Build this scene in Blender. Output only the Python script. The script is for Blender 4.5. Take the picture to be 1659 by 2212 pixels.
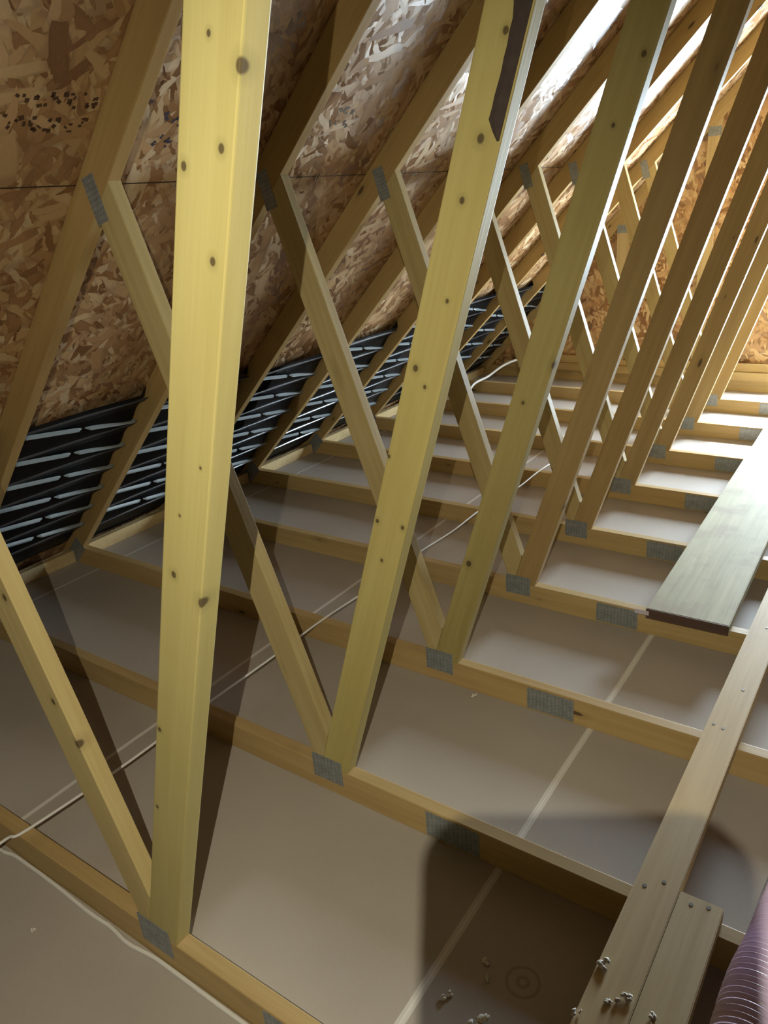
import bpy, bmesh, math, random
from mathutils import Vector, Matrix, noise
random.seed(7)
scene = bpy.context.scene
for o in list(bpy.data.objects):
    bpy.data.objects.remove(o)

# ------------------------------------------------------------------ camera
CAM = Vector((0.7195, -0.6423, 1.5396))
RIGHT = Vector((0.8202, 0.5673, -0.0737))
DOWN = Vector((0.1603, -0.3508, -0.9226))
cam_data = bpy.data.cameras.new('camera')
cam = bpy.data.objects.new('camera', cam_data)
scene.collection.objects.link(cam)
_r = RIGHT.normalized()
_u = (-DOWN - (-DOWN).dot(_r) * _r).normalized()
_b = _r.cross(_u)
M = Matrix((( _r.x, _u.x, _b.x, CAM.x), (_r.y, _u.y, _b.y, CAM.y), (_r.z, _u.z, _b.z, CAM.z), (0, 0, 0, 1)))
cam.matrix_world = M
cam_data.sensor_fit = 'VERTICAL'
cam_data.sensor_height = 36.0
cam_data.lens = 36.0 * 1651.5 / 2212.0
cam_data.clip_start = 0.002
cam_data.clip_end = 100
scene.camera = cam

# ------------------------------------------------------------------ world, lights, exposure
scene.view_settings.view_transform = 'Standard'
scene.view_settings.look = 'None'
scene.view_settings.exposure = 0.0
scene.view_settings.gamma = 1.0
scene.view_settings.use_curve_mapping = False

HEADLAMP_W = 104.0
WINDOW_W = 480.0
SUN_W = 22.0

world = bpy.data.worlds.new('world')
scene.world = world
world.use_nodes = True
wn = world.node_tree
wn.nodes.clear()
wo = wn.nodes.new('ShaderNodeOutputWorld')
wb = wn.nodes.new('ShaderNodeBackground')
wb.inputs['Color'].default_value = (0.62, 0.80, 1.0, 1)
wb.inputs['Strength'].default_value = 3.0
wn.links.new(wb.outputs[0], wo.inputs[0])


def light(name, kind, loc, target, energy, color, **kw):
    d = bpy.data.lights.new(name, kind)
    d.energy = energy
    d.color = color
    for k, v in kw.items():
        setattr(d, k, v)
    o = bpy.data.objects.new(name, d)
    scene.collection.objects.link(o)
    o.location = loc
    o.rotation_euler = (Vector(target) - Vector(loc)).to_track_quat('-Z', 'Y').to_euler()
    return o


# headlamp worn just above and behind the phone that takes the picture
light('headlamp_beam', 'SPOT', (0.768, -0.791, 1.76), (-0.30, 0.30, 0.60), HEADLAMP_W, (1.0, 0.95, 0.74),
      spot_size=math.radians(114), spot_blend=1.0, shadow_soft_size=0.002)
# daylight through the gable window
light('window_daylight', 'AREA', (0.34, 5.60, 0.98), (0.20, 3.6, 0.85), WINDOW_W, (0.72, 0.88, 1.0),
      shape='RECTANGLE', size=0.92, size_y=1.28)
light('sun', 'SUN', (3, 9, 6), (3 - 0.10, 9 - 0.72, 6 - 0.68), SUN_W, (1.0, 0.95, 0.86), angle=math.radians(3))

# ------------------------------------------------------------------ dimensions
S = 0.6096          # truss spacing
TH = 0.038          # lumber thickness
HC = 0.0889         # lumber depth
CX = 0.62           # ridge x
HX = -2.4776        # heel, inner corner
PM = 0.998          # roof slope
NT = 9              # trusses 0..8, gable frame at 9
YG = NT * S
YB = -9.0
DOFF = HC * math.sqrt(1 + PM * PM)


def under(x):       # underside of the left top chord
    return HC + PM * (x - HX)


def deck(x):        # underside of the left roof deck
    return under(x) + DOFF


# ------------------------------------------------------------------ materials
def new_mat(name):
    m = bpy.data.materials.new(name)
    m.use_nodes = True
    nt = m.node_tree
    b = nt.nodes['Principled BSDF']
    return m, nt, b


class G:
    """tiny node helper"""
    def __init__(self, nt):
        self.nt = nt

    def n(self, t, **kw):
        x = self.nt.nodes.new(t)
        for k, v in kw.items():
            setattr(x, k, v)
        return x

    def l(self, a, b):
        self.nt.links.new(a, b)

    def math(self, op, a, b=None, clamp=False):
        x = self.n('ShaderNodeMath', operation=op)
        x.use_clamp = clamp
        for i, v in enumerate((a, b)):
            if v is None:
                continue
            if isinstance(v, (int, float)):
                x.inputs[i].default_value = v
            else:
                self.l(v, x.inputs[i])
        return x.outputs[0]

    def vmul(self, a, v):
        x = self.n('ShaderNodeVectorMath', operation='MULTIPLY')
        self.l(a, x.inputs[0])
        x.inputs[1].default_value = v
        return x.outputs[0]

    def vadd(self, a, b):
        x = self.n('ShaderNodeVectorMath', operation='ADD')
        self.l(a, x.inputs[0])
        if isinstance(b, tuple):
            x.inputs[1].default_value = b
        else:
            self.l(b, x.inputs[1])
        return x.outputs[0]

    def ramp(self, fac, stops, interp='LINEAR'):
        x = self.n('ShaderNodeValToRGB')
        x.color_ramp.interpolation = interp
        el = x.color_ramp.elements
        while len(el) < len(stops):
            el.new(0.5)
        for e, (p, c) in zip(el, stops):
            e.position = p
            e.color = (*c, 1) if len(c) == 3 else c
        self.l(fac, x.inputs[0])
        return x.outputs[0]

    def mix(self, fac, a, b, mode='MIX'):
        x = self.n('ShaderNodeMix', data_type='RGBA', blend_type=mode)
        for sock, v in ((x.inputs[0], fac), (x.inputs[6], a), (x.inputs[7], b)):
            if isinstance(v, (int, float)):
                sock.default_value = v
            elif isinstance(v, tuple):
                sock.default_value = (*v, 1) if len(v) == 3 else v
            else:
                self.l(v, sock)
        return x.outputs[2]

    def noise(self, vec, scale, detail=3, rough=0.5, dist=0.0):
        x = self.n('ShaderNodeTexNoise')
        self.l(vec, x.inputs['Vector'])
        x.inputs['Scale'].default_value = scale
        x.inputs['Detail'].default_value = detail
        x.inputs['Roughness'].default_value = rough
        x.inputs['Distortion'].default_value = dist
        return x.outputs['Fac']


def wood_mat(name, light_c=(0.70, 0.52, 0.22), dark_c=(0.52, 0.35, 0.13), knots=None, auto=True, rough=0.5, blotch=None):
    """sawn softwood: grain along local X, knots in the broad face (local X-Z)"""
    m, nt, b = new_mat(name)
    g = G(nt)
    tc = g.n('ShaderNodeTexCoord')
    oi = g.n('ShaderNodeObjectInfo')
    off = g.n('ShaderNodeCombineXYZ')
    r1 = g.math('MULTIPLY', oi.outputs['Random'], 37.0)
    g.l(r1, off.inputs[0])
    g.l(g.math('MULTIPLY', oi.outputs['Random'], 11.3), off.inputs[1])
    g.l(g.math('MULTIPLY', oi.outputs['Random'], 5.7), off.inputs[2])
    P = g.vadd(tc.outputs['Object'], off.outputs[0])
    grain = g.noise(g.vmul(P, (2.2, 60, 60)), 1.0, 4, 0.6, 0.6)
    broad = g.noise(g.vmul(P, (1.3, 9, 9)), 1.0, 2, 0.5, 0.5)
    f = g.math('ADD', g.math('MULTIPLY', grain, 0.55), g.math('MULTIPLY', broad, 0.55))
    col = g.ramp(f, [(0.30, dark_c), (0.52, tuple((a + c) / 2 for a, c in zip(light_c, dark_c))), (0.72, light_c)])
    # per-board tint
    tint = g.ramp(oi.outputs['Random'], [(0.0, (0.97, 0.92, 0.86)), (0.5, (1, 1, 1)), (1.0, (1.0, 0.95, 0.88))])
    col = g.mix(1.0, col, tint, 'MULTIPLY')
    kmask = None
    if auto:
        v = g.n('ShaderNodeTexVoronoi', feature='F1')
        g.l(g.vmul(P, (4.2, 0.7, 13.0)), v.inputs['Vector'])
        v.inputs['Scale'].default_value = 1.0
        v.inputs['Randomness'].default_value = 1.0
        sel = g.n('ShaderNodeSeparateColor')
        g.l(v.outputs['Color'], sel.inputs[0])
        size = g.math('MULTIPLY', sel.outputs[0], 0.125)
        d = g.math('SUBTRACT', size, v.outputs['Distance'])
        kmask = g.math('MULTIPLY', d, 26.0, clamp=True)
        halo = g.math('MULTIPLY', g.math('SUBTRACT', g.math('MULTIPLY', size, 2.6), v.outputs['Distance']), 5.0, clamp=True)
    if knots:
        for kx, kz, kr in knots:
            s = g.n('ShaderNodeVectorMath', operation='SUBTRACT')
            g.l(tc.outputs['Object'], s.inputs[0])
            s.inputs[1].default_value = (kx, 0.0, kz)
            kr *= 0.85
            q = g.vmul(s.outputs[0], (0.8 / kr, 0.5 / kr, 1.0 / kr))
            ln = g.n('ShaderNodeVectorMath', operation='LENGTH')
            g.l(q, ln.inputs[0])
            k = g.math('MULTIPLY', g.math('SUBTRACT', 1.0, ln.outputs['Value']), 3.0, clamp=True)
            h = g.math('MULTIPLY', g.math('SUBTRACT', 2.4, ln.outputs['Value']), 0.7, clamp=True)
            kmask = k if kmask is None else g.math('MAXIMUM', kmask, k)
            halo = h if (not auto and kz == knots[0][1] and kx == knots[0][0]) else g.math('MAXIMUM', halo, h)
    if kmask is not None:
        col = g.mix(g.math('MULTIPLY', halo, 0.35), col, tuple(c * 0.62 for c in dark_c))
        col = g.mix(g.math('MULTIPLY', kmask, 0.82), col, (0.06, 0.035, 0.022))
    if blotch:
        bn = g.noise(P, 7.0, 3)
        col = g.mix(g.math('MULTIPLY', g.math('SUBTRACT', bn, 0.5, ), 3.0, clamp=True), col, blotch)
    g.l(col, b.inputs['Base Color'])
    b.inputs['Roughness'].default_value = rough
    b.inputs['Specular IOR Level'].default_value = 0.22
    bp = g.n('ShaderNodeBump')
    bp.inputs['Strength'].default_value = 0.18
    bp.inputs['Distance'].default_value = 0.002
    g.l(grain, bp.inputs['Height'])
    g.l(bp.outputs[0], b.inputs['Normal'])
    return m


def osb_mat(name, tint=(1, 1, 1), seam_x=None, rot=0.0):
    m, nt, b = new_mat(name)
    g = G(nt)
    tc = g.n('ShaderNodeTexCoord')
    P = tc.outputs['Object']
    warp = g.n('ShaderNodeTexNoise')
    g.l(P, warp.inputs['Vector'])
    warp.inputs['Scale'].default_value = 6.0
    wv = g.n('ShaderNodeVectorMath', operation='SCALE')
    wsub = g.vadd(warp.outputs['Color'], (-0.5, -0.5, -0.5))
    g.l(wsub, wv.inputs[0])
    wv.inputs['Scale'].default_value = 0.05
    Pw = g.vadd(P, wv.outputs[0])
    layers = []
    for k, (ang, sx, sy) in enumerate(((0.15, 8, 26), (1.05, 11, 31), (2.0, 9, 36), (2.75, 17, 48), (0.6, 24, 70))):
        mp = g.n('ShaderNodeMapping')
        mp.inputs['Rotation'].default_value = (0, 0, ang + rot)
        mp.inputs['Location'].default_value = (k * 3.7, k * 1.9, k)
        g.l(Pw, mp.inputs['Vector'])
        q = g.vmul(mp.outputs[0], (sx, sy, 1.0))
        v = g.n('ShaderNodeTexVoronoi', feature='F1', distance='CHEBYCHEV', voronoi_dimensions='2D')
        v.inputs['Scale'].default_value = 1.0
        g.l(q, v.inputs['Vector'])
        sc = g.n('ShaderNodeSeparateColor')
        g.l(v.outputs['Color'], sc.inputs[0])
        layers.append((v.outputs['Color'], sc.outputs[0], sc.outputs[1], v.outputs['Distance']))
    col, pri, val, dist = layers[0]
    for c2, p2, v2, d2 in layers[1:]:
        sel = g.math('GREATER_THAN', g.math('MULTIPLY', p2, 0.97), pri)
        col = g.mix(sel, col, c2)
        val = g.math('ADD', g.math('MULTIPLY', val, g.math('SUBTRACT', 1.0, sel)), g.math('MULTIPLY', v2, sel))
        dist = g.math('ADD', g.math('MULTIPLY', dist, g.math('SUBTRACT', 1.0, sel)), g.math('MULTIPLY', d2, sel))
        pri = g.math('MAXIMUM', pri, g.math('MULTIPLY', p2, 0.97))
    fib = g.noise(g.vmul(P, (60, 200, 1)), 1.0, 2)
    vv = g.math('ADD', g.math('MULTIPLY', val, 0.85), g.math('MULTIPLY', fib, 0.2))
    base = g.ramp(vv, [(0.05, (0.19, 0.085, 0.035)), (0.35, (0.38, 0.20, 0.085)), (0.62, (0.56, 0.34, 0.16)),
                       (0.88, (0.66, 0.46, 0.25)), (1.0, (0.78, 0.62, 0.40))])
    edge = g.math('MULTIPLY', g.math('SUBTRACT', dist, 0.40), 6.0, clamp=True)
    base = g.mix(g.math('MULTIPLY', edge, 0.35), base, (0.16, 0.08, 0.035))
    big = g.noise(P, 2.3, 2)
    base = g.mix(g.math('MULTIPLY', g.math('SUBTRACT', 0.62, big), 0.9, clamp=True), base, (0.22, 0.11, 0.05))
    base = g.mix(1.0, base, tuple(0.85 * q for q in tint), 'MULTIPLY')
    if seam_x:
        sp = g.n('ShaderNodeSeparateXYZ')
        g.l(P, sp.inputs[0])
        for sx in seam_x:
            dd = g.math('ABSOLUTE', g.math('SUBTRACT', sp.outputs[0], sx))
            base = g.mix(g.math('LESS_THAN', dd, 0.0022), base, (0.04, 0.022, 0.012))
    g.l(base, b.inputs['Base Color'])
    g.l(g.math('ADD', 0.22, g.math('MULTIPLY', val, 0.26)), b.inputs['Roughness'])
    b.inputs['Specular IOR Level'].default_value = 0.7
    geo = g.n('ShaderNodeNewGeometry')
    nn = g.n('ShaderNodeVectorMath', operation='SCALE')
    g.l(g.vadd(col, (-0.5, -0.5, -0.5)), nn.inputs[0])
    nn.inputs['Scale'].default_value = 0.28
    nrm = g.n('ShaderNodeVectorMath', operation='NORMALIZE')
    g.l(g.vadd(nn.outputs[0], geo.outputs['Normal']), nrm.inputs[0])
    bp = g.n('ShaderNodeBump')
    bp.inputs['Strength'].default_value = 0.5
    bp.inputs['Distance'].default_value = 0.0015
    g.l(g.math('ADD', pri, g.math('MULTIPLY', fib, 0.3)), bp.inputs['Height'])
    g.l(nrm.outputs[0], bp.inputs['Normal'])
    g.l(bp.outputs[0], b.inputs['Normal'])
    return m


def plain(name, col, rough=0.5, metal=0.0, spec=0.5, noise_amt=0.0, nscale=20.0, bump=0.0):
    m, nt, b = new_mat(name)
    g = G(nt)
    tc = g.n('ShaderNodeTexCoord')
    n = g.noise(tc.outputs['Object'], nscale, 4)
    c = g.mix(g.math('MULTIPLY', n, noise_amt), col, tuple(x * 0.45 for x in col))
    g.l(c, b.inputs['Base Color'])
    b.inputs['Roughness'].default_value = rough
    b.inputs['Metallic'].default_value = metal
    b.inputs['Specular IOR Level'].default_value = spec
    if bump:
        bp = g.n('ShaderNodeBump')
        bp.inputs['Strength'].default_value = bump
        bp.inputs['Distance'].default_value = 0.002
        g.l(n, bp.inputs['Height'])
        g.l(bp.outputs[0], b.inputs['Normal'])
    return m


def plate_mat(name):
    """galvanised connector plate with rows of punched slots (local X-Z)"""
    m, nt, b = new_mat(name)
    g = G(nt)
    tc = g.n('ShaderNodeTexCoord')
    sp = g.n('ShaderNodeSeparateXYZ')
    g.l(tc.outputs['Object'], sp.inputs[0])
    fx = g.math('FRACT', g.math('MULTIPLY', sp.outputs[0], 1 / 0.0125))
    row = g.math('FLOOR', g.math('MULTIPLY', sp.outputs[0], 1 / 0.0125))
    fz = g.math('FRACT', g.math('ADD', g.math('MULTIPLY', sp.outputs[2], 1 / 0.0125), g.math('MULTIPLY', row, 0.5)))
    inx = g.math('LESS_THAN', g.math('ABSOLUTE', g.math('SUBTRACT', fx, 0.5)), 0.20)
    inz = g.math('LESS_THAN', g.math('ABSOLUTE', g.math('SUBTRACT', fz, 0.5)), 0.34)
    slot = g.math('MULTIPLY', inx, inz)
    n = g.noise(tc.outputs['Object'], 45, 3)
    c = g.ramp(n, [(0.3, (0.22, 0.235, 0.245)), (0.7, (0.32, 0.34, 0.35))])
    c = g.mix(g.math('MULTIPLY', slot, 0.35), c, (0.13, 0.12, 0.10))
    g.l(c, b.inputs['Base Color'])
    b.inputs['Metallic'].default_value = 0.3
    b.inputs['Roughness'].default_value = 0.45
    bp = g.n('ShaderNodeBump')
    bp.inputs['Strength'].default_value = 0.4
    bp.inputs['Distance'].default_value = 0.001
    g.l(g.math('SUBTRACT', 1.0, slot), bp.inputs['Height'])
    g.l(bp.outputs[0], b.inputs['Normal'])
    return m


def drywall_mat(name):
    m, nt, b = new_mat(name)
    g = G(nt)
    tc = g.n('ShaderNodeTexCoord')
    P = tc.outputs['Object']
    n = g.noise(P, 1.7, 3, 0.5)
    n2 = g.noise(P, 90, 3, 0.6)
    col = g.ramp(n, [(0.3, (0.37, 0.322, 0.278)), (0.7, (0.45, 0.397, 0.346))])
    col = g.mix(g.math('MULTIPLY', n2, 0.12), col, (0.62, 0.58, 0.52))
    sp = g.n('ShaderNodeSeparateXYZ')
    g.l(P, sp.inputs[0])
    wob = g.math('MULTIPLY', g.math('SUBTRACT', g.noise(P, 1.4, 1), 0.5), 0.012)
    # long taper seams with the pale edge paper showing, 1.22 m apart
    for sx, w in ((0.0615, 0.0105), (-1.163, 0.0085), (-2.375, 0.006), (1.28, 0.010), (2.50, 0.008)):
        d = g.math('ABSOLUTE', g.math('ADD', g.math('SUBTRACT', sp.outputs[0], sx), wob))
        msk = g.math('MULTIPLY', g.math('SUBTRACT', w, d), 600.0, clamp=True)
        lm = g.mix(g.math('MULTIPLY', g.noise(g.vmul(P, (300, 3, 1)), 1.0, 2), 1.0), (0.80, 0.77, 0.72), (0.58, 0.54, 0.49))
        col = g.mix(g.math('MULTIPLY', msk, 0.9), col, lm)
        d2 = g.math('MULTIPLY', g.math('SUBTRACT', 0.0012, d), 1500.0, clamp=True)
        col = g.mix(g.math('MULTIPLY', d2, 0.8), col, (0.90, 0.88, 0.84))
    # faint round print on the paper
    s = g.n('ShaderNodeVectorMath', operation='SUBTRACT')
    g.l(P, s.inputs[0])
    s.inputs[1].default_value = (0.235, 0.372, 0)
    ln = g.n('ShaderNodeVectorMath', operation='LENGTH')
    g.l(g.vmul(s.outputs[0], (1, 1, 0)), ln.inputs[0])
    ring = g.math('LESS_THAN', g.math('ABSOLUTE', g.math('SUBTRACT', ln.outputs['Value'], 0.034)), 0.0035)
    dot = g.math('LESS_THAN', g.math('ABSOLUTE', g.math('SUBTRACT', ln.outputs['Value'], 0.011)), 0.004)
    col = g.mix(g.math('MULTIPLY', g.math('MAXIMUM', ring, dot), 0.35), col, (0.18, 0.12, 0.08))
    g.l(col, b.inputs['Base Color'])
    b.inputs['Roughness'].default_value = 0.62
    b.inputs['Specular IOR Level'].default_value = 0.4
    bp = g.n('ShaderNodeBump')
    bp.inputs['Strength'].default_value = 0.08
    bp.inputs['Distance'].default_value = 0.001
    g.l(n2, bp.inputs['Height'])
    g.l(bp.outputs[0], b.inputs['Normal'])
    return m


YEL = (0.44, 0.32, 0.15)  # shared long webs: far shade put into a darker, redder wood colour
YELD = (0.325, 0.215, 0.095)
M_WOOD = wood_mat('spruce_lumber', YEL, YELD)
M_TOP = wood_mat('spruce_top_chord', (0.46, 0.325, 0.14), (0.35, 0.23, 0.09))
M_SWEB = wood_mat('spruce_short_web', (0.51, 0.415, 0.21), (0.39, 0.295, 0.13))
M_CHORD = wood_mat('spruce_chord', (0.51, 0.375, 0.18), (0.39, 0.27, 0.115))
M_PLANK = wood_mat('weathered_plank', (0.50, 0.49, 0.35), (0.32, 0.31, 0.21), rough=0.7, blotch=(0.31, 0.25, 0.18))
M_STUD = wood_mat('flat_stud', (0.57, 0.45, 0.25), (0.44, 0.325, 0.16), rough=0.6)
M_PLATE = plate_mat('galvanised_plate')
M_DRY = drywall_mat('drywall_paper')
M_BARK = plain('bark', (0.075, 0.05, 0.042), 0.9, noise_amt=0.9, nscale=60, bump=1.0)
M_BLACK = plain('black_plastic', (0.009, 0.010, 0.014), 0.36, spec=0.6)
M_RIDGE = plain('lit_ridge_plastic', (0.20, 0.23, 0.24), 0.30, spec=0.8)  # light caught by the slanted ribs is put into this paler grey
M_RIDGE2 = plain('dim_ridge_plastic', (0.025, 0.028, 0.034), 0.28, spec=0.9)  # dim copy for the straight ribs, their weaker glint put into the colour
M_WHITE = plain('white_cable', (0.74, 0.71, 0.66), 0.45, noise_amt=0.15)
M_FLUFF = plain('insulation_fluff', (0.80, 0.76, 0.68), 0.95, noise_amt=0.3, nscale=200, bump=1.0)
M_HOSE = plain('lavender_hose', (0.80, 0.65, 0.88), 0.35, spec=0.6)
M_CUFF = plain('clear_cuff', (0.66, 0.62, 0.70), 0.25, spec=0.6)
M_INK = plain('brown_ink', (0.085, 0.042, 0.022), 0.6, noise_amt=0.6, nscale=90)
M_INKB = plain('blue_black_ink', (0.035, 0.028, 0.055), 0.6, noise_amt=0.6, nscale=90)
M_INKG = plain('grey_ink', (0.17, 0.15, 0.12), 0.5, noise_amt=0.6, nscale=90)
M_CLIP = plain('steel_clip', (0.55, 0.53, 0.50), 0.35, metal=0.8)
M_PHONE = plain('phone_body', (0.02, 0.02, 0.022), 0.35)
M_NAIL = plain('nail_head', (0.10, 0.09, 0.08), 0.5, metal=0.6)
M_TAG = plain('paper_tag', (0.62, 0.55, 0.66), 0.6, noise_amt=0.3, nscale=160)
M_END = wood_mat('dark_end_grain', (0.12, 0.075, 0.06), (0.07, 0.045, 0.035), auto=False)
M_FRAME = plain('window_vinyl', (0.8, 0.8, 0.78), 0.4)
SL = math.sqrt(1 + PM * PM)
M_OSB = osb_mat('osb_roof', seam_x=[(-1.065 - HX) * SL + k * 1.22 for k in (-1, 0, 1, 2)])
M_OSBG = osb_mat('osb_gable', tint=(1.15, 1.12, 1.05), rot=0.7)
M_OSBR = osb_mat('osb_roof_low_bounce', tint=(0.5, 0.45, 0.42), rot=0.3)  # unseen right slope, colour darkened to cut bounced fill light
M_DECKTOP = plain('underlay', (0.1, 0.1, 0.1), 0.9)


# ------------------------------------------------------------------ mesh helpers
COL = scene.collection


def tag(o, label=None, cat=None, group=None, kind=None):
    if label:
        o['label'] = label
    if cat:
        o['category'] = cat
    if group:
        o['group'] = group
    if kind:
        o['kind'] = kind
    return o


def link(name, mesh, parent=None, mats=()):
    o = bpy.data.objects.new(name, mesh)
    COL.objects.link(o)
    for mt in mats:
        if mt.name not in [x.name for x in mesh.materials if x]:
            mesh.materials.append(mt)
    if parent:
        o.parent = parent
    return o


def empty(name, loc):
    o = bpy.data.objects.new(name, None)
    COL.objects.link(o)
    o.location = loc
    o.empty_display_size = 0.1
    return o


def bm_mesh(name, bm, smooth=False):
    me = bpy.data.meshes.new(name)
    bmesh.ops.recalc_face_normals(bm, faces=bm.faces)
    if smooth:
        for f in bm.faces:
            f.smooth = True
    bm.to_mesh(me)
    bm.free()
    return me


def prism_xz(name, pts, y0, y1, mat, parent, ax_from=None, ax_to=None, bevel=0.0025, base=(0, 0, 0)):
    """extrude a polygon of (x, z) points between y0 and y1; the object's local X runs along the member"""
    a = Vector((ax_from[0], 0, ax_from[1])) if ax_from else Vector((pts[0][0], 0, pts[0][1]))
    c = Vector((ax_to[0], 0, ax_to[1])) if ax_to else Vector((pts[1][0], 0, pts[1][1]))
    ux = (c - a).normalized()
    uy = Vector((0, 1, 0))
    uz = ux.cross(uy)
    bm = bmesh.new()
    lo, hi = [], []
    for x, z in pts:
        d = Vector((x, 0, z)) - a
        u, w = d.dot(ux), d.dot(uz)
        lo.append(bm.verts.new((u, 0, w)))
        hi.append(bm.verts.new((u, y1 - y0, w)))
    n = len(pts)
    bm.faces.new(lo)
    bm.faces.new(hi[::-1])
    for i in range(n):
        bm.faces.new((lo[i], hi[i], hi[(i + 1) % n], lo[(i + 1) % n]))
    if bevel:
        bmesh.ops.bevel(bm, geom=[e for e in bm.edges], offset=bevel, segments=2, affect='EDGES', profile=0.6)
    me = bm_mesh(name, bm)
    o = link(name, me, parent, [mat])
    o.matrix_local = Matrix(((ux.x, 0, uz.x, a.x - base[0]), (0, 1, 0, y0 - base[1]), (ux.z, 0, uz.z, a.z - base[2]), (0, 0, 0, 1)))
    return o


def box(name, lo, hi, mat, parent=None, bevel=0.002, rotz=0.0, long_axis='x', mats=None):
    """box whose origin is at its base corner; local X along the long side"""
    lo, hi = Vector(lo), Vector(hi)
    s = hi - lo
    bm = bmesh.new()
    if long_axis == 'y':
        dims = (s.y, s.x, s.z)
    elif long_axis == 'z':
        dims = (s.z, s.y, s.x)
    else:
        dims = (s.x, s.y, s.z)
    bmesh.ops.create_cube(bm, size=1.0)
    for v in bm.verts:
        v.co = Vector(((v.co.x + 0.5) * dims[0], (v.co.y + 0.5) * dims[1], (v.co.z + 0.5) * dims[2]))
    if bevel:
        bmesh.ops.bevel(bm, geom=list(bm.edges), offset=bevel, segments=2, affect='EDGES')
    me = bm_mesh(name, bm)
    o = link(name, me, parent, [mat])
    if long_axis == 'y':
        o.matrix_local = Matrix.Translation(lo + Vector((s.x, 0, 0))) @ Matrix.Rotation(math.pi / 2, 4, 'Z')
    elif long_axis == 'z':
        # local X -> +Z, local Z -> -X
        o.matrix_local = Matrix(((0, 0, -1, hi.x), (0, 1, 0, lo.y), (1, 0, 0, lo.z), (0, 0, 0, 1)))
    else:
        o.matrix_local = Matrix.Translation(lo)
    return o


def tube(name, pts, r, mat, parent=None, seg=10, rfun=None, sub=8):
    """smooth tube through points (Catmull-Rom)"""
    P = [Vector(p) for p in pts]
    path = []
    for i in range(len(P) - 1):
        p0 = P[i - 1] if i else 2 * P[0] - P[1]
        p1, p2 = P[i], P[i + 1]
        p3 = P[i + 2] if i + 2 < len(P) else 2 * P[-1] - P[-2]
        for k in range(sub):
            t = k / sub
            path.append(0.5 * ((2 * p1) + (p2 - p0) * t + (2 * p0 - 5 * p1 + 4 * p2 - p3) * t * t + (3 * p1 - p0 - 3 * p2 + p3) * t ** 3))
    path.append(P[-1])
    bm = bmesh.new()
    rings = []
    s = 0.0
    prev = None
    up = Vector((0, 0, 1))
    for i, p in enumerate(path):
        d = (path[min(i + 1, len(path) - 1)] - path[max(i - 1, 0)]).normalized()
        if prev is None:
            a = d.cross(up)
            if a.length < 1e-3:
                a = d.cross(Vector((1, 0, 0)))
            a.normalize()
        else:
            a = (prev - prev.dot(d) * d).normalized()
        prev = a
        bvec = d.cross(a)
        if i:
            s += (p - path[i - 1]).length
        rr = rfun(s) if rfun else r
        rings.append([bm.verts.new(p + rr * (math.cos(t) * a + math.sin(t) * bvec)) for t in [2 * math.pi * k / seg for k in range(seg)]])
    for A, B in zip(rings, rings[1:]):
        for k in range(seg):
            bm.faces.new((A[k], A[(k + 1) % seg], B[(k + 1) % seg], B[k]))
    bm.faces.new(rings[0][::-1])
    bm.faces.new(rings[-1])
    me = bm_mesh(name, bm, smooth=True)
    return link(name, me, parent, [mat])


# ------------------------------------------------------------------ structure
def slab(name, quad, normal, th, mat, origin, ux, uy):
    """a sheet: quad points in world, thickened along normal; local frame (origin, ux, uy, normal)"""
    origin, ux, uy = Vector(origin), Vector(ux).normalized(), Vector(uy).normalized()
    uz = ux.cross(uy)
    Mx = Matrix(((ux.x, uy.x, uz.x, origin.x), (ux.y, uy.y, uz.y, origin.y), (ux.z, uy.z, uz.z, origin.z), (0, 0, 0, 1)))
    inv = Mx.inverted()
    bm = bmesh.new()
    n = Vector(normal).normalized()
    A = [bm.verts.new(inv @ Vector(p)) for p in quad]
    B = [bm.verts.new(inv @ (Vector(p) + n * th)) for p in quad]
    k = len(quad)
    bm.faces.new(A)
    bm.faces.new(B[::-1])
    for i in range(k):
        bm.faces.new((A[i], B[i], B[(i + 1) % k], A[(i + 1) % k]))
    o = link(name, bm_mesh(name, bm), None, [mat])
    o.matrix_world = Mx
    tag(o, kind='structure')
    return o


EX = HX - 0.19           # eave
MX = 2 * CX - EX
ZR = deck(CX)
Y1 = YG + TH + 0.012
floor = slab('floor', [(EX, YB, 0), (MX, YB, 0), (MX, Y1, 0), (EX, Y1, 0)], (0, 0, -1), 0.0127, M_DRY, (0, 0, 0), (1, 0, 0), (0, 1, 0))
ceil_l = slab('ceiling', [(EX, YB, deck(EX)), (CX, YB, ZR), (CX, Y1, ZR), (EX, Y1, deck(EX))], (-PM, 0, 1), 0.012, M_OSB,
              (HX, 0, deck(HX)), (1, 0, PM), (0, 1, 0))
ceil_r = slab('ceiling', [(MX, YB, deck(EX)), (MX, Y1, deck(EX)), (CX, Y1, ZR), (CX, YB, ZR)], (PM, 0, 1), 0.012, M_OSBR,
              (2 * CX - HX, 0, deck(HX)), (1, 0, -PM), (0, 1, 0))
slab('wall_back', [(EX, YB, 0), (MX, YB, 0), (MX, YB, deck(EX)), (CX, YB, ZR), (EX, YB, deck(EX))], (0, -1, 0), 0.012, M_OSBG,
     (0, YB, 0), (1, 0, 0), (0, 0, 1))
# eave side boards closing the low edges (soffit side)
slab('wall_left', [(EX, YB, -0.013), (EX, Y1, -0.013), (EX, Y1, deck(EX) - 0.002), (EX, YB, deck(EX) - 0.002)], (-1, 0, 0), 0.02, M_STUD,
     (EX, 0, 0), (0, 1, 0), (0, 0, 1))
slab('wall_right', [(MX, YB, -0.013), (MX, Y1, -0.013), (MX, Y1, deck(EX) - 0.002), (MX, YB, deck(EX) - 0.002)], (1, 0, 0), 0.02, M_STUD,
     (MX, 0, 0), (0, 1, 0), (0, 0, 1))
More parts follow.
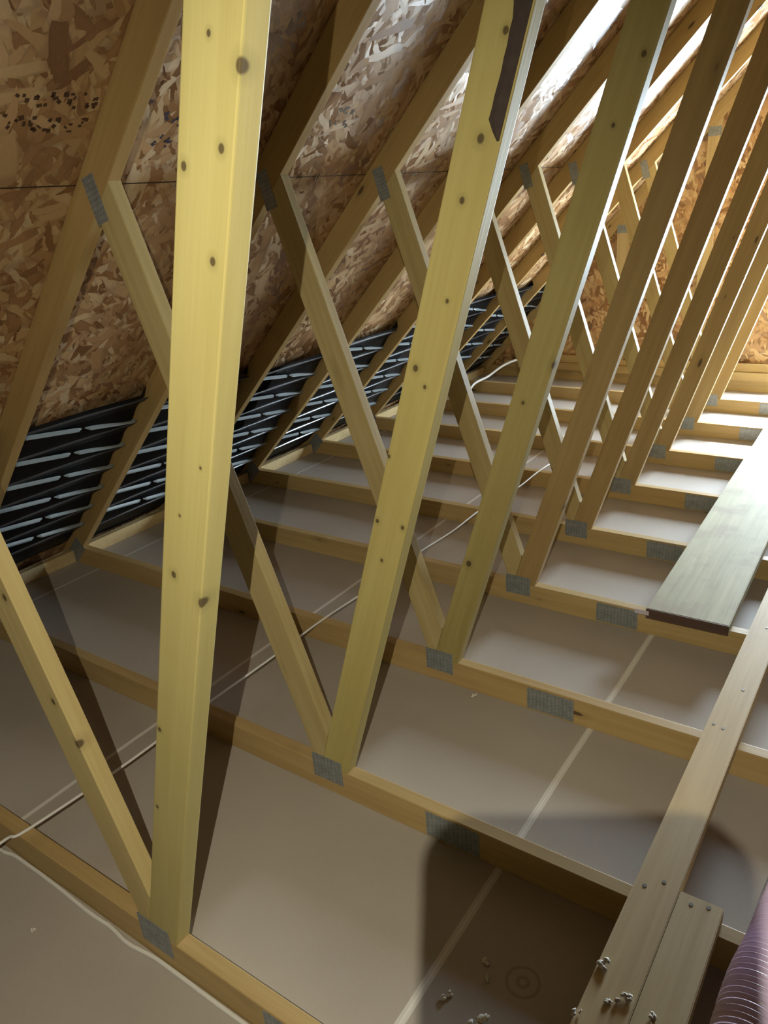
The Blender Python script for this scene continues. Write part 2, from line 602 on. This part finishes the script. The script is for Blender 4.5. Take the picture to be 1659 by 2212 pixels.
# gable sheathing with the window opening, built of four pieces meeting round the hole
WX0, WX1, WZ0, WZ1 = -0.12, 0.80, 0.32, 1.64
yg = YG + TH
gab = bmesh.new()


def gpoly(pts):
    a = [gab.verts.new((x, z, 0)) for x, z in pts]
    c = [gab.verts.new((x, z, -0.012)) for x, z in pts]
    gab.faces.new(a)
    gab.faces.new(c[::-1])
    for i in range(len(pts)):
        gab.faces.new((a[i], c[i], c[(i + 1) % len(pts)], a[(i + 1) % len(pts)]))


gpoly([(EX, 0), (WX0, 0), (WX0, deck(WX0)), (EX, deck(EX))])
gpoly([(WX1, 0), (MX, 0), (MX, deck(EX)), (WX1, deck(2 * CX - WX1))])
gpoly([(WX0, 0), (WX1, 0), (WX1, WZ0), (WX0, WZ0)])
gpoly([(WX0, WZ1), (WX1, WZ1), (WX1, deck(2 * CX - WX1)), (CX, ZR), (WX0, deck(WX0))])
gw = link('wall_gable', bm_mesh('wall_gable', gab), None, [M_OSBG])
gw.matrix_world = Matrix(((1, 0, 0, 0), (0, 0, -1, yg), (0, 1, 0, 0), (0, 0, 0, 1)))
tag(gw, kind='structure')
# window: frame, sash bars and a glass pane
bm = bmesh.new()


def addbox(bm, lo, hi):
    r = bmesh.ops.create_cube(bm, size=1.0)
    for v in r['verts']:
        v.co = Vector([(v.co[i] + 0.5) * (hi[i] - lo[i]) + lo[i] for i in range(3)])


fw = 0.045
for lo, hi in (((WX0, 0, WZ0), (WX0 + fw, 0.03, WZ1)), ((WX1 - fw, 0, WZ0), (WX1, 0.03, WZ1)),
               ((WX0, 0, WZ0), (WX1, 0.03, WZ0 + fw)), ((WX0, 0, WZ1 - fw), (WX1, 0.03, WZ1)),
               ((WX0, 0.004, (WZ0 + WZ1) / 2 - 0.015), (WX1, 0.026, (WZ0 + WZ1) / 2 + 0.015))):
    addbox(bm, lo, hi)
win = link('window_1', bm_mesh('window_1', bm), None, [M_FRAME])
win.location = (0, yg + 0.002, 0)
tag(win, kind='structure')
mg, nt, b = new_mat('window_glass')
g = G(nt)
tr = g.n('ShaderNodeBsdfTransparent')
gl = g.n('ShaderNodeBsdfGlossy')
gl.inputs['Roughness'].default_value = 0.02
mx = g.n('ShaderNodeMixShader')
mx.inputs[0].default_value = 0.06
g.l(tr.outputs[0], mx.inputs[1])
g.l(gl.outputs[0], mx.inputs[2])
g.l(mx.outputs[0], nt.nodes['Material Output'].inputs['Surface'])
bm = bmesh.new()
addbox(bm, (WX0 + fw, 0.012, WZ0 + fw), (WX1 - fw, 0.016, WZ1 - fw))
pane = link('pane', bm_mesh('pane', bm), win, [mg])

# ------------------------------------------------------------------ trusses
W2 = 0.090           # horizontal width of a slanted web


def lwR(z):          # right edge of the long web
    return -0.3994 + 0.3235 * (z - HC)


def swR(z):          # right (upper) edge of the short web
    return -0.4545 - 0.3375 * (z - 0.20)


def solve(f, g_, lo=0.1, hi=3.4):
    for _ in range(60):
        mid = (lo + hi) / 2
        if f(mid) < g_(mid):
            lo = mid
        else:
            hi = mid
    return mid


def zx_under(x):
    return under(x)


def on_under(edge):
    """z where a web edge x=edge(z) meets the underside of the left top chord"""
    lo, hi = 0.2, 3.3
    for _ in range(60):
        mid = (lo + hi) / 2
        if mid < under(edge(mid)):
            lo = mid
        else:
            hi = mid
    return mid


def mir(pts):
    return [(2 * CX - x, z) for x, z in pts][::-1]


zp = under(CX)
long_pts = [(lwR(HC), HC), (lwR(zp - 0.06), zp - 0.06), (CX, zp - 0.0), (CX - 0.001, zp - 0.002)]
zL = on_under(lambda z: lwR(z) - W2)
zR = min(on_under(lwR), zp - 0.0)
xr = min(lwR(zR), CX - 0.002)
# long web: bottom cut on the chord, top cut under the top chord and against its mirror twin
zc = HC + (CX - 0.002 + 0.3994) / 0.3235
LONG = [(lwR(HC) - W2, HC), (lwR(HC), HC), (lwR(min(zc, zR)), min(zc, zR)), (lwR(zL) - W2, zL)]
zsL = on_under(lambda z: swR(z) - W2 - 0.002)
zsR = on_under(swR)
SHORT = [(-0.505, HC), (lwR(HC) - W2, HC), (swR(0.20), 0.20), (swR(zsR), zsR), (swR(zsL) - W2 - 0.002, zsL)]
hz = (HC / SL) * 1.0
BOT = [(HX - HC / PM - 0.0 + 0.0, 0.0), (2 * CX - HX + HC / PM, 0.0), (2 * CX - HX, HC), (HX, HC)]
dx, dz = -PM / SL * HC, 1 / SL * HC
TAIL = 0.45
TOP = [(HX - TAIL, under(HX - TAIL) ), (CX, under(CX)), (CX, deck(CX) - 0.001), (HX - TAIL, deck(HX - TAIL) - 0.001)]
# the top chord's tail is cut off level with the drywall so that nothing passes through it
t0 = HX - HC / PM + 0.0008
TOP = [(t0, 0.0008), (CX - 0.0008, under(CX - 0.0008)), (CX - 0.0008, deck(CX) - 0.002), (EX + 0.004, deck(EX + 0.004) - 0.001), (EX + 0.004, 0.0008)]
# trim to the roof depth at the eave
TOP = [p for p in TOP]


def plate(parent, corners, y, base, th=0.0012):
    cx_ = sum(p[0] for p in corners) / 4
    cz_ = sum(p[1] for p in corners) / 4
    o = prism_xz('connector_plate', corners, y, y + th, M_PLATE, parent, corners[0], corners[1], bevel=0.0, base=base)
    return o


def rect_along(c, ang, L, w):
    ca, sa = math.cos(ang), math.sin(ang)
    return [(c[0] + u * ca - v * sa, c[1] + u * sa + v * ca) for u, v in ((-L / 2, -w / 2), (L / 2, -w / 2), (L / 2, w / 2), (-L / 2, w / 2))]


def make_truss():
    base = (CX, 0, 0)
    root = empty('roof_truss', base)
    prism_xz('bottom_chord', BOT, 0, TH, M_CHORD, root, BOT[0], BOT[1], base=base)
    prism_xz('top_chord', TOP, 0, TH, M_TOP, root, TOP[0], TOP[1], base=base)
    prism_xz('top_chord', mir(TOP), 0, TH, M_TOP, root, mir(TOP)[-1], mir(TOP)[-2], base=base)
    prism_xz('long_web', LONG, 0, TH, M_WOOD, root, LONG[1], LONG[2], base=base)
    prism_xz('long_web', mir(LONG), 0, TH, M_WOOD, root, mir(LONG)[2], mir(LONG)[1], base=base)
    prism_xz('short_web', SHORT, 0, TH, M_SWEB, root, SHORT[2], SHORT[3], base=base)
    prism_xz('short_web', mir(SHORT), 0, TH, M_SWEB, root, mir(SHORT)[2], mir(SHORT)[1], base=base)
    node = [(-0.522, 0.038), (-0.418, 0.038), (-0.418, 0.118), (-0.522, 0.118)]
    kang = math.atan2(-0.104, 0.028)
    knee = rect_along((-0.997, 1.588), kang, 0.112, 0.046)
    splice = [(-0.1475, 0.006), (0.0065, 0.006), (0.0065, 0.083), (-0.1475, 0.083)]
    heel = rect_along((HX - 0.045, 0.07), math.radians(45), 0.13, 0.075)
    peak = rect_along((CX, zp - 0.02), 0, 0.2, 0.12)
    rsp = [(x + 1.24 + 0.2, z) for x, z in splice]
    for q in (node, mir(node), knee, mir(knee), splice, peak, heel, mir(heel)):
        plate(root, q, -0.0013, base)
    return root


def copy_tree(o, parent=None):
    c = o.copy()
    COL.objects.link(c)
    if parent:
        c.parent = parent
        c.matrix_parent_inverse = o.matrix_parent_inverse.copy()
    for ch in o.children:
        copy_tree(ch, c)
    return c


T_LABELS = [
    'nearest roof truss, its thick bright yellow web crossing the whole left foreground',
    'second roof truss from the camera, its leaning yellow web edged with dark bark at top',
    'third roof truss back, its web foot just left of the cut plank end',
    'fourth roof truss back, the chord that carries the cut end of the pale plank',
    'fifth roof truss back, the first one whose chord passes wholly under the pale plank',
    'sixth roof truss back, in the middle of the row behind the fifth',
    'seventh roof truss back, two trusses in front of the far glare',
    'eighth roof truss back, last but one before the gable frame',
    'farthest roof truss with webs, right in front of the gable frame',
]
proto = make_truss()
trusses = [proto]
for i in range(1, NT):
    trusses.append(copy_tree(proto))
for i, t in enumerate(trusses):
    t.location = (CX, i * S, 0)
    tag(t, T_LABELS[i], 'roof truss', 'row of wooden roof trusses')
bpy.context.view_layer.update()


def child(root, name, k=0):
    return [c for c in root.children if c.name.split('.')[0] == name][k]


# the two nearest long webs and short webs get knots where the photograph shows them
def local_knots(o, root, pts, r_def=0.008):
    inv = o.matrix_world.inverted()
    res = []
    for p in pts:
        v = inv @ Vector((p[0], root.location.y, p[1]))
        res.append((v.x, v.z, p[2] if len(p) > 2 else r_def))
    return res


K0 = [(0.113, 1.672, 0.009), (0.008, 1.589, 0.006), (0.07, 1.601, 0.006), (-0.101, 1.005, 0.011), (-0.154, 1.042, 0.007),
      (-0.28, 0.708, 0.006), (-0.114, 1.145, 0.003), (0.031, 1.487, 0.006), (0.075, 1.706, 0.004), (-0.344, 0.503, 0.005), (-0.052, 1.225, 0.003)]
K1 = [(0.104, 1.766, 0.007), (0.009, 1.724, 0.006), (0.056, 1.619, 0.009), (0.017, 1.526, 0.007), (-0.021, 1.356, 0.005),
      (-0.099, 1.227, 0.008), (-0.08, 1.191, 0.005), (-0.157, 0.874, 0.006), (-0.179, 1.035, 0.005), (-0.224, 0.878, 0.006), (-0.221, 0.781, 0.005)]
K2 = [(0.126, 1.782, 0.008), (0.065, 1.652, 0.006), (-0.065, 1.105, 0.015), (-0.343, 0.473, 0.012), (-0.157, 1.0, 0.006)]
for i, K in ((0, K0), (1, K1), (2, K2)):
    o = child(trusses[i], 'long_web')
    kn = local_knots(o, trusses[i], K)
    mt = wood_mat('spruce_web_knots', ((0.52, 0.45, 0.19), (0.50, 0.43, 0.175), (0.42, 0.355, 0.15))[i], ((0.43, 0.355, 0.135), (0.41, 0.335, 0.12), (0.33, 0.265, 0.10))[i], knots=kn, auto=False)  # headlamp falloff put into the colours, yellow up front and darker going back
    o.data = o.data.copy()
    o.data.materials[0] = mt
KS = [(-0.627, 0.643, 0.008), (-0.577, 0.555, 0.010), (-0.702, 0.865, 0.009)]
o = child(trusses[0], 'short_web')
o.data = o.data.copy()
o.data.materials[0] = wood_mat('spruce_web_knots', (0.54, 0.43, 0.20), (0.43, 0.31, 0.125), knots=local_knots(o, trusses[0], KS), auto=False)

# bark left along the upper edge of the second truss's long web
lw1 = child(trusses[1], 'long_web')
bm = bmesh.new()
inv = lw1.matrix_world.inverted()
yb = S - 0.0008
cols = []
nst = 60
for k in range(nst + 1):
    z = 1.612 + (2.62 - 1.612) * k / nst
    w = 0.030 + 0.014 * noise.noise(Vector((z * 9, 0, 3))) + 0.006 * noise.noise(Vector((z * 40, 1, 3)))
    w *= min(1, k / 2 + 0.15) * min(1, (nst - k) / 3 + 0.1)
    x1 = lwR(z) - 0.0035
    cols.append([inv @ Vector((x1 - w, yb + 0.0009, z)), inv @ Vector((x1 - w * 0.6, yb - 0.0012, z)), inv @ Vector((x1, yb - 0.0008, z)), inv @ Vector((x1 + 0.0002, yb + 0.004, z))])
V = [[bm.verts.new(p) for p in c] for c in cols]
for a, c in zip(V, V[1:]):
    for k in range(3):
        bm.faces.new((a[k], a[k + 1], c[k + 1], c[k]))
    bm.faces.new((a[3], a[0], c[0], c[3]))
bm.faces.new(V[0])
bm.faces.new(V[-1][::-1])
bk = link('bark_edge', bm_mesh('bark_edge', bm), lw1, [M_BARK])
tag(bk, 'dark strip of bark along the web edge')

# ------------------------------------------------------------------ gable frame (stud truss at the far end)
base = (CX, 0, 0)
gf = empty('gable_frame', base)
prism_xz('bottom_chord', BOT, 0, TH, M_CHORD, gf, BOT[0], BOT[1], base=base)
prism_xz('top_chord', TOP, 0, TH, M_CHORD, gf, TOP[0], TOP[1], base=base)
prism_xz('top_chord', mir(TOP), 0, TH, M_CHORD, gf, mir(TOP)[-1], mir(TOP)[-2], base=base)
for sx in (-1.94, -1.33, -0.72, 0.90, 1.39, 1.96, 2.57, 3.18):
    xa, xb = sx - 0.0445, sx + 0.0445
    ua = under(xa) if sx < CX else under(2 * CX - xa)
    ub = under(xb) if sx < CX else under(2 * CX - xb)
    prism_xz('stud', [(xb, HC), (xb, ub), (xa, ua), (xa, HC)], 0, TH, M_STUD, gf, (xb, HC), (xb, ub), base=base)
    if sx < CX:
        plate(gf, [(xa, ua - 0.03), (xb, ua - 0.03), (xb, ua + 0.03), (xa, ua + 0.03)], -0.0013, base)
gf.location = (CX, YG, 0)
tag(gf, 'gable end frame with upright studs against the far wood wall', 'gable frame')
# stacked ledger boards on the gable chord
for k in range(2):
    bd = box('ledger_board', (HX + 0.15 + 0.11 * k, YG - 0.001 - TH * (1 - k) * 0.5 - 0.02, HC + 0.001 + 0.062 * k), (-0.13, YG - 0.002, HC + 0.062 * (k + 1)), M_CHORD)
    tag(bd, ['flat orange tan board lying on the gable bottom chord, lower of two', 'flat orange tan board stacked on top of the lower one at the gable'][k], 'board', 'boards stacked at the gable')

# blocking between the heels
for i in range(NT):
    bx = box('eave_block', (HX - 0.075 - 0.038, i * S + TH + 0.001, 0.0), (HX - 0.075, (i + 1) * S - 0.001, 0.060), M_STUD)
    tag(bx, 'pinkish wood block between truss heels %s' % (
        ['below the nearest black baffle at left', 'below the second black baffle from the left', 'behind the foreground web at the eave', 'in the fourth bay at the eave',
         'in the fifth bay at the eave', 'in the sixth bay at the eave', 'in the seventh bay at the eave', 'in the eighth bay at the eave', 'in the last bay next to the gable'][i]),
        'wood block', 'blocks between the truss heels')

# ------------------------------------------------------------------ eave baffles
def make_baffle():
    """black vent baffle: a thin tray with zig-zag raised ribs; local X up the slope, Y across the bay, Z out of the roof (towards the room)"""
    L, Wd = 1.17, S - TH - 0.006
    root = empty('vent_baffle', (0, 0, 0))
    bm = bmesh.new()
    nx, ny = 112, 14
    grid = []
    per = 0.155
    for i in range(nx + 1):
        rowv = []
        for j in range(ny + 1):
            x = L * i / nx
            y = Wd * j / ny
            e = min(j, ny - j)
            z = (0.006 + 0.024 * min(1, x / 0.16)) if e else 0.0
            ph = (x / per) % 1.0
            z += (0.010 * (1 - abs(2 * ph - 1))) * min(1, x / 0.16) if e else 0
            z += 0.004 * noise.noise(Vector((x * 6, y * 5, 0)))
            rowv.append(bm.verts.new((x, y, z)))
        grid.append(rowv)
    for i in range(nx):
        for j in range(ny):
            bm.faces.new((grid[i][j], grid[i + 1][j], grid[i + 1][j + 1], grid[i][j + 1]))
    bmesh.ops.solidify(bm, geom=bm.faces[:], thickness=-0.0012)
    link('tray', bm_mesh('tray', bm, False), root, [M_BLACK])
    # zig-zag ribs
    n = int(L / per)
    for k in range(n + 1):
        xa = L - 0.035 - k * per
        for kind, (x0, y0, x1, y1) in enumerate(((xa, 0.006, xa, Wd - 0.02), (xa - per + 0.012, 0.004, xa - 0.014, Wd - 0.02))):
            hh, ww = ((0.007, 0.0050), (0.013, 0.0065))[kind]
            if min(x0, x1) < 0.10:
                continue
            bm = bmesh.new()
            for ya, yb_ in (((0.0, 1.0),), ((0.0, 0.485), (0.515, 1.0)))[kind]:
                p0 = Vector((x0 + (x1 - x0) * ya, y0 + (y1 - y0) * ya, 0.036))
                p1 = Vector((x0 + (x1 - x0) * yb_, y0 + (y1 - y0) * yb_, 0.036))
                d = (p1 - p0).normalized()
                s = Vector((-d.y, d.x, 0))
                ring = []
                for p, sh in ((p0, 0.3), (p0 + d * 0.02, 1), (p1 - d * 0.02, 1), (p1, 0.3)):
                    ring.append([bm.verts.new(p + s * (ww * sh * a) + Vector((0, 0, hh * sh * c))) for a, c in ((-1, 0), (-0.55, 0.8), (0.1, 1.1), (0.8, 0.6), (1, 0))])
                for A, B in zip(ring, ring[1:]):
                    for q in range(5):
                        bm.faces.new((A[q], A[(q + 1) % 5], B[(q + 1) % 5], B[q]))
                bm.faces.new(ring[0][::-1])
                bm.faces.new(ring[-1])
            link('rib', bm_mesh('rib', bm), root, [(M_RIDGE2, M_RIDGE)[kind]])
    return root


B_LABELS = ['nearest black ribbed vent baffle, at the left edge under the roof', 'black ribbed vent baffle just left of the thick foreground web',
            'black ribbed vent baffle just right of the thick foreground web', 'fourth black baffle, directly left of the second truss web crossing',
            'fifth black baffle, seen crossed by the second leaning web', 'sixth baffle from the left, lit blue by the window',
            'seventh baffle from the left, narrow and pale blue', 'eighth baffle from the left, a thin blue strip', 'last baffle beside the gable, dark and hanging loose']
bproto = make_baffle()
baffles = [bproto] + [copy_tree(bproto) for _ in range(NT - 1)]
xtop = [-1.76, -1.745, -1.80, -1.82, -1.80, -1.78, -1.77, -1.80, -1.82]
ux = Vector((1, 0, PM)).normalized()
uz = Vector((PM, 0, -1)).normalized()
uy = uz.cross(ux)
for i, bf in enumerate(baffles):
    # local X down->up the slope, local Y across, local Z into the room
    xs = xtop[i] - 1.17 / SL
    y_ = i * S + TH + 0.003
    o0 = Vector((xs, y_, deck(xs))) + uz * 0.004
    if uy.y < 0:
        o0.y = (i + 1) * S - 0.003
    bf.matrix_world = Matrix(((ux.x, uy.x, uz.x, o0.x), (ux.y, uy.y, uz.y, o0.y), (ux.z, uy.z, uz.z, o0.z), (0, 0, 0, 1)))
    tag(bf, B_LABELS[i], 'vent baffle', 'black vent baffles at the eave')

# ------------------------------------------------------------------ roof sheathing clips and prints
for i in range(0, NT):
    xs = -1.065
    c = Vector((xs, i * S + 0.33, deck(xs))) + uz * 0.002
    bm = bmesh.new()
    addbox(bm, (-0.012, -0.009, 0), (0.012, -0.006, 0.003))
    addbox(bm, (-0.012, 0.006, 0), (0.012, 0.009, 0.003))
    addbox(bm, (-0.012, -0.009, 0), (-0.009, 0.009, 0.004))
    cl = link('sheathing_clip', bm_mesh('sheathing_clip', bm), None, [M_CLIP])
    cl.matrix_world = Matrix(((ux.x, uy.x, uz.x, c.x), (ux.y, uy.y, uz.y, c.y), (ux.z, uy.z, uz.z, c.z), (0, 0, 0, 1)))
    tag(cl, 'small steel clip on the roof board seam %s' % (
        ['left of the second truss', 'behind the thick foreground web', 'between the third and fourth trusses', 'right of the fourth truss',
         'in the fifth bay', 'in the sixth bay', 'in the seventh bay', 'in the eighth bay', 'in the last bay'][i]), 'clip', 'clips on the roof board seam')


def stamp(rows, mat, seed):
    """illegible ink print: short strokes on the roof board. rows: (x, y0, y1, height)"""
    rnd = random.Random(seed)
    bm = bmesh.new()
    for (x, y0, y1, h) in rows:
        y = y0
        while y < y1 - 0.01:
            w = min(0.030, y1 - y)
            a, c = y + 0.003, y + w - 0.005
            segs = []
            for _ in range(rnd.choice((3, 4, 5))):
                u, v = rnd.uniform(0, h), rnd.uniform(a, c)
                an = rnd.choice((0.0, 0.3, 1.2, 1.57, 2.6))
                ln = rnd.uniform(0.006, 0.014)
                segs.append(((u, v), (u + ln * math.sin(an), v + ln * math.cos(an))))
            for (u0, v0), (u1, v1) in segs:
                p0, p1 = Vector((x + u0 * 0.707, v0, deck(x + u0 * 0.707))), Vector((x + u1 * 0.707, v1, deck(x + u1 * 0.707)))
                d = (p1 - p0).normalized()
                s = d.cross(uz) * rnd.uniform(0.0022, 0.0052)
                q = [p0 + s, p1 + s, p1 - s, p0 - s]
                A = [bm.verts.new(p + uz * 0.0006) for p in q]
                B = [bm.verts.new(p + uz * 0.0002) for p in q]
                bm.faces.new(A)
                bm.faces.new(B[::-1])
                for k in range(4):
                    bm.faces.new((A[k], B[k], B[(k + 1) % 4], A[(k + 1) % 4]))
            y += w
    bmesh.ops.transform(bm, matrix=ceil_l.matrix_world.inverted(), verts=bm.verts)
    o = link('ink_print', bm_mesh('ink_print', bm), ceil_l, [mat])
    return o


tag(stamp([(-0.915, 0.40, 0.60, 0.034), (-0.958, 0.38, 0.585, 0.034)], M_INK, 3), 'brown ink print on the roof board')
tag(stamp([(-0.905, 0.715, 0.745, 0.03), (-0.935, 0.71, 0.74, 0.03), (-0.965, 0.705, 0.735, 0.03), (-0.94, 0.80, 0.86, 0.035), (-0.985, 0.80, 0.85, 0.03)], M_INKB, 5), 'blue black ink print on the roof board')
tag(stamp([(-0.895, 1.46, 1.56, 0.022), (-0.93, 1.45, 1.57, 0.022)], M_INKG, 9), 'grey ink print inside an oval')

# ------------------------------------------------------------------ plank and flat studs
pl = empty('plank', (0.184, 1.79, HC))
L = 3.45
b1 = box('board', (-0.1375, 0.004, 0.0), (0.1375, L, TH), M_PLANK, pl, long_axis='y', bevel=0.0025)
e1 = box('dark_end', (-0.1372, 0.0, 0.0006), (0.1372, 0.0038, TH - 0.0008), M_END, pl, bevel=0.0)  # thin dark brown face on the near end of the plank
tag(e1, 'dark sawn end')
t1 = box('end_tag', (-0.040, -0.0007, 0.011), (0.010, -0.0001, 0.028), M_TAG, e1, bevel=0.0)
tag(t1, 'small pale paper tag')
pl.rotation_euler = (0, 0, math.radians(1.1))
tag(pl, 'wide pale weathered plank lying across the ceiling chords, dark end with paper tag', 'plank')

# marks on chord: offcuts lying in the bay beside the plank
for k, (x, y, a) in enumerate(((0.335, 2.13, 0.35), (0.325, 2.04, 0.2))):
    s = box('wood_sliver', (-0.05, -0.006, 0), (0.05, 0.006, 0.006), M_END, None, bevel=0.001)
    s.matrix_world = Matrix.Translation((x + 0.03, y, 0.0)) @ Matrix.Rotation(a, 4, 'Z')
    tag(s, ['dark wood sliver on the drywall right of the plank, farther of the two', 'dark wood sliver on the drywall right of the plank, nearer of the two'][k], 'wood scrap', 'dark slivers beside the plank')

s1 = box('flat_stud', (0.381, -1.35, HC + 0.0002), (0.470, 3.30, HC + TH), M_STUD, None, long_axis='y')
tag(s1, 'long flat stud across the chords at the lower right, running up beside the plank', 'stud')
s3 = box('flat_stud', (0.4712, -1.20, HC + 0.0002), (0.559, 0.652, HC + TH), M_STUD, None, long_axis='y')
tag(s3, 'short flat stud butted against the long one at the bottom right, beside the ribbed hose', 'stud')
NPOS = {s1: [(0.436, 0.655), (0.399, 1.25), (0.425, 1.242), (0.434, 1.448), (0.428, 1.84), (0.403, 0.625)], s3: [(0.499, 0.627), (0.532, 0.637)]}
for st, pts in NPOS.items():
    for (x, y) in pts:
        bm = bmesh.new()
        bmesh.ops.create_cone(bm, cap_ends=True, segments=12, radius1=0.0045, radius2=0.0045, depth=0.001)
        n = link('nail_head', bm_mesh('nail_head', bm), st, [M_NAIL])
        n.matrix_local = st.matrix_world.inverted() @ Matrix.Translation((x, y, HC + TH + 0.0006)) if False else Matrix.Identity(4)
        bpy.context.view_layer.update()
        n.matrix_local = st.matrix_world.inverted() @ Matrix.Translation((x, y, HC + TH + 0.0004))

# ------------------------------------------------------------------ cables
zt = HC + 0.004
pts = [(-1.06, -0.55, 0.006), (-1.075, -0.30, 0.02), (-1.03, -0.04, 0.085), (-1.0, 0.02, zt + 0.001)]
xs = [-0.985, -0.985, -0.972, -0.955, -0.925, -0.91, -0.90]
for i in range(1, 7):
    xw = xs[i - 1]
    pts.append((xw - 0.004, (i - 0.5) * S + 0.02, zt - 0.006))
    pts.append((xw, i * S + 0.019, zt + 0.001))
cb = tube('electric_cable', pts, 0.0042, M_WHITE, None, seg=8)
tag(cb, 'white electric cable running back over the tops of the bottom chords at left', 'cable')
pts = [(-1.085, -0.40, 0.006), (-1.11, -0.06, 0.006), (-1.075, -0.014, 0.006), (-0.98, -0.0075, 0.006), (-0.85, -0.008, 0.006), (-0.72, -0.012, 0.006), (-0.64, -0.010, 0.006),
       (-0.57, -0.016, 0.006), (-0.49, -0.008, 0.006), (-0.43, -0.007, 0.006), (-0.3, -0.008, 0.006), (-0.15, -0.008, 0.006), (0.1, -0.0075, 0.006), (0.5, -0.0075, 0.006)]
cb = tube('electric_cable', pts, 0.0052, M_WHITE, None, seg=8)
tag(cb, 'white electric cable lying on the drywall along the foot of the nearest chord', 'cable')
pts = [(-2.25, 4.60, 0.006), (-2.24, 4.72, 0.10), (-2.20, 4.895, 0.13), (-2.12, 5.02, 0.20), (-2.02, 5.12, 0.235), (-1.95, 5.16, 0.21), (-1.93, 5.17, 0.18)]
cb = tube('electric_cable', pts, 0.010, M_WHITE, None, seg=8)
tag(cb, 'curled white cable end sticking up in front of the far gable', 'cable')

# ------------------------------------------------------------------ ribbed hose
hp = [(0.68, -0.35, 0.190), (0.660, 0.0, 0.190), (0.658, 0.40, 0.190), (0.672, 0.54, 0.190), (0.684, 0.68, 0.190), (0.697, 0.81, 0.192), (0.72, 1.05, 0.192), (0.76, 1.5, 0.192), (0.82, 2.2, 0.192)]


def ribr(s):
    return 0.0565 + 0.0040 * math.cos(2 * math.pi * s / 0.0125)


def hose_mesh():
    return tube('ribbed_hose', hp, 0.0565, M_HOSE, None, seg=40, rfun=ribr, sub=110)


hose = hose_mesh()
tag(hose, 'lavender ribbed plastic hose at the bottom right corner lying over the chords', 'hose')

# ------------------------------------------------------------------ insulation fluff
def fluff(p, s, label, grp, seed):
    rnd = random.Random(seed)
    bm = bmesh.new()
    for k in range(rnd.choice((6, 8, 9))):
        r = bmesh.ops.create_icosphere(bm, subdivisions=2, radius=1.0)
        c = Vector((rnd.uniform(-1, 1), rnd.uniform(-0.6, 0.6), rnd.uniform(0.1, 0.35))) * s
        rr = s * rnd.uniform(0.22, 0.42)
        for v in r['verts']:
            n = noise.noise(v.co * 2.5 + Vector((seed, k, 0)))
            v.co = c + Vector((v.co.x * rr * 1.2, v.co.y * rr * 0.8, v.co.z * rr * 0.6)) * (1 + 0.9 * n)
    mz = min(v.co.z for v in bm.verts)
    for v in bm.verts:
        v.co.z -= mz
    o = link('insulation_tuft', bm_mesh('insulation_tuft', bm, True), None, [M_FLUFF])
    o.location = p
    o.rotation_euler = (0, 0, rnd.uniform(0, 3))
    tag(o, label, 'insulation tuft', grp)


ZB = HC + TH
FL = [((0.398, 0.40, ZB), 0.017, 'white tuft on the long stud, topmost one, at its left edge'),
      ((0.448, 0.352, ZB), 0.013, 'white tuft on the long stud by the seam of the paired studs'),
      ((0.503, 0.345, ZB), 0.013, 'white tuft on the short stud of the pair near the frame bottom'),
      ((0.385, 0.286, ZB), 0.010, 'white tuft at the left edge of the long stud near the frame bottom'),
      ((0.425, 0.335, ZB), 0.008, 'tiny white tuft on the middle of the long stud near the frame bottom'),
      ((0.148, 0.372, 0), 0.010, 'small tuft on the shaded drywall left of the round print, upper one'),
      ((0.168, 0.340, 0), 0.008, 'small tuft on the shaded drywall left of the round print, lower one'),
      ((0.198, 0.245, 0), 0.020, 'large white tuft on the drywall at the bottom edge of the frame'),
      ((0.115, 0.262, 0), 0.010, 'tuft beside the pale drywall seam at the bottom edge'),
      ((-0.327, 1.198, 0), 0.012, 'white scrap on the drywall at the foot of the third truss'),
      ((-0.802, -0.113, 0), 0.008, 'white speck alone on the drywall at the lower left')]
for k, (p, s, lb) in enumerate(FL):
    fluff(p, s, lb, 'scraps of white insulation', k + 1)

# ------------------------------------------------------------------ the phone taking the picture (its shadow falls at the lower right)
bm = bmesh.new()
x0, x1, y0, y1, rc = -0.045, 0.036, -0.112, 0.052, 0.014
pts = []
for cx_, cy_, a0 in ((x1 - rc, y1 - rc, 0), (x0 + rc, y1 - rc, 90), (x0 + rc, y0 + rc, 180), (x1 - rc, y0 + rc, 270)):
    for k in range(7):
        a = math.radians(a0 + 90 * k / 6)
        pts.append((cx_ + rc * math.cos(a), cy_ + rc * math.sin(a)))
A = [bm.verts.new((x, y, 0.0035)) for x, y in pts]
B = [bm.verts.new((x, y, 0.0125)) for x, y in pts]
bm.faces.new(A)
bm.faces.new(B[::-1])
for k in range(len(pts)):
    bm.faces.new((A[k], B[k], B[(k + 1) % len(pts)], A[(k + 1) % len(pts)]))
phone = link('smartphone', bm_mesh('smartphone', bm), None, [M_PHONE])
phone.matrix_world = M.copy()
bm = bmesh.new()
bmesh.ops.create_cone(bm, cap_ends=True, segments=24, radius1=0.006, radius2=0.006, depth=0.0015)
ring = link('camera_lens', bm_mesh('camera_lens', bm), phone, [M_NAIL])
ring.location = (0, 0, 0.0026)
tag(phone, 'black smartphone whose rounded shadow falls on the drywall at lower right', 'phone')
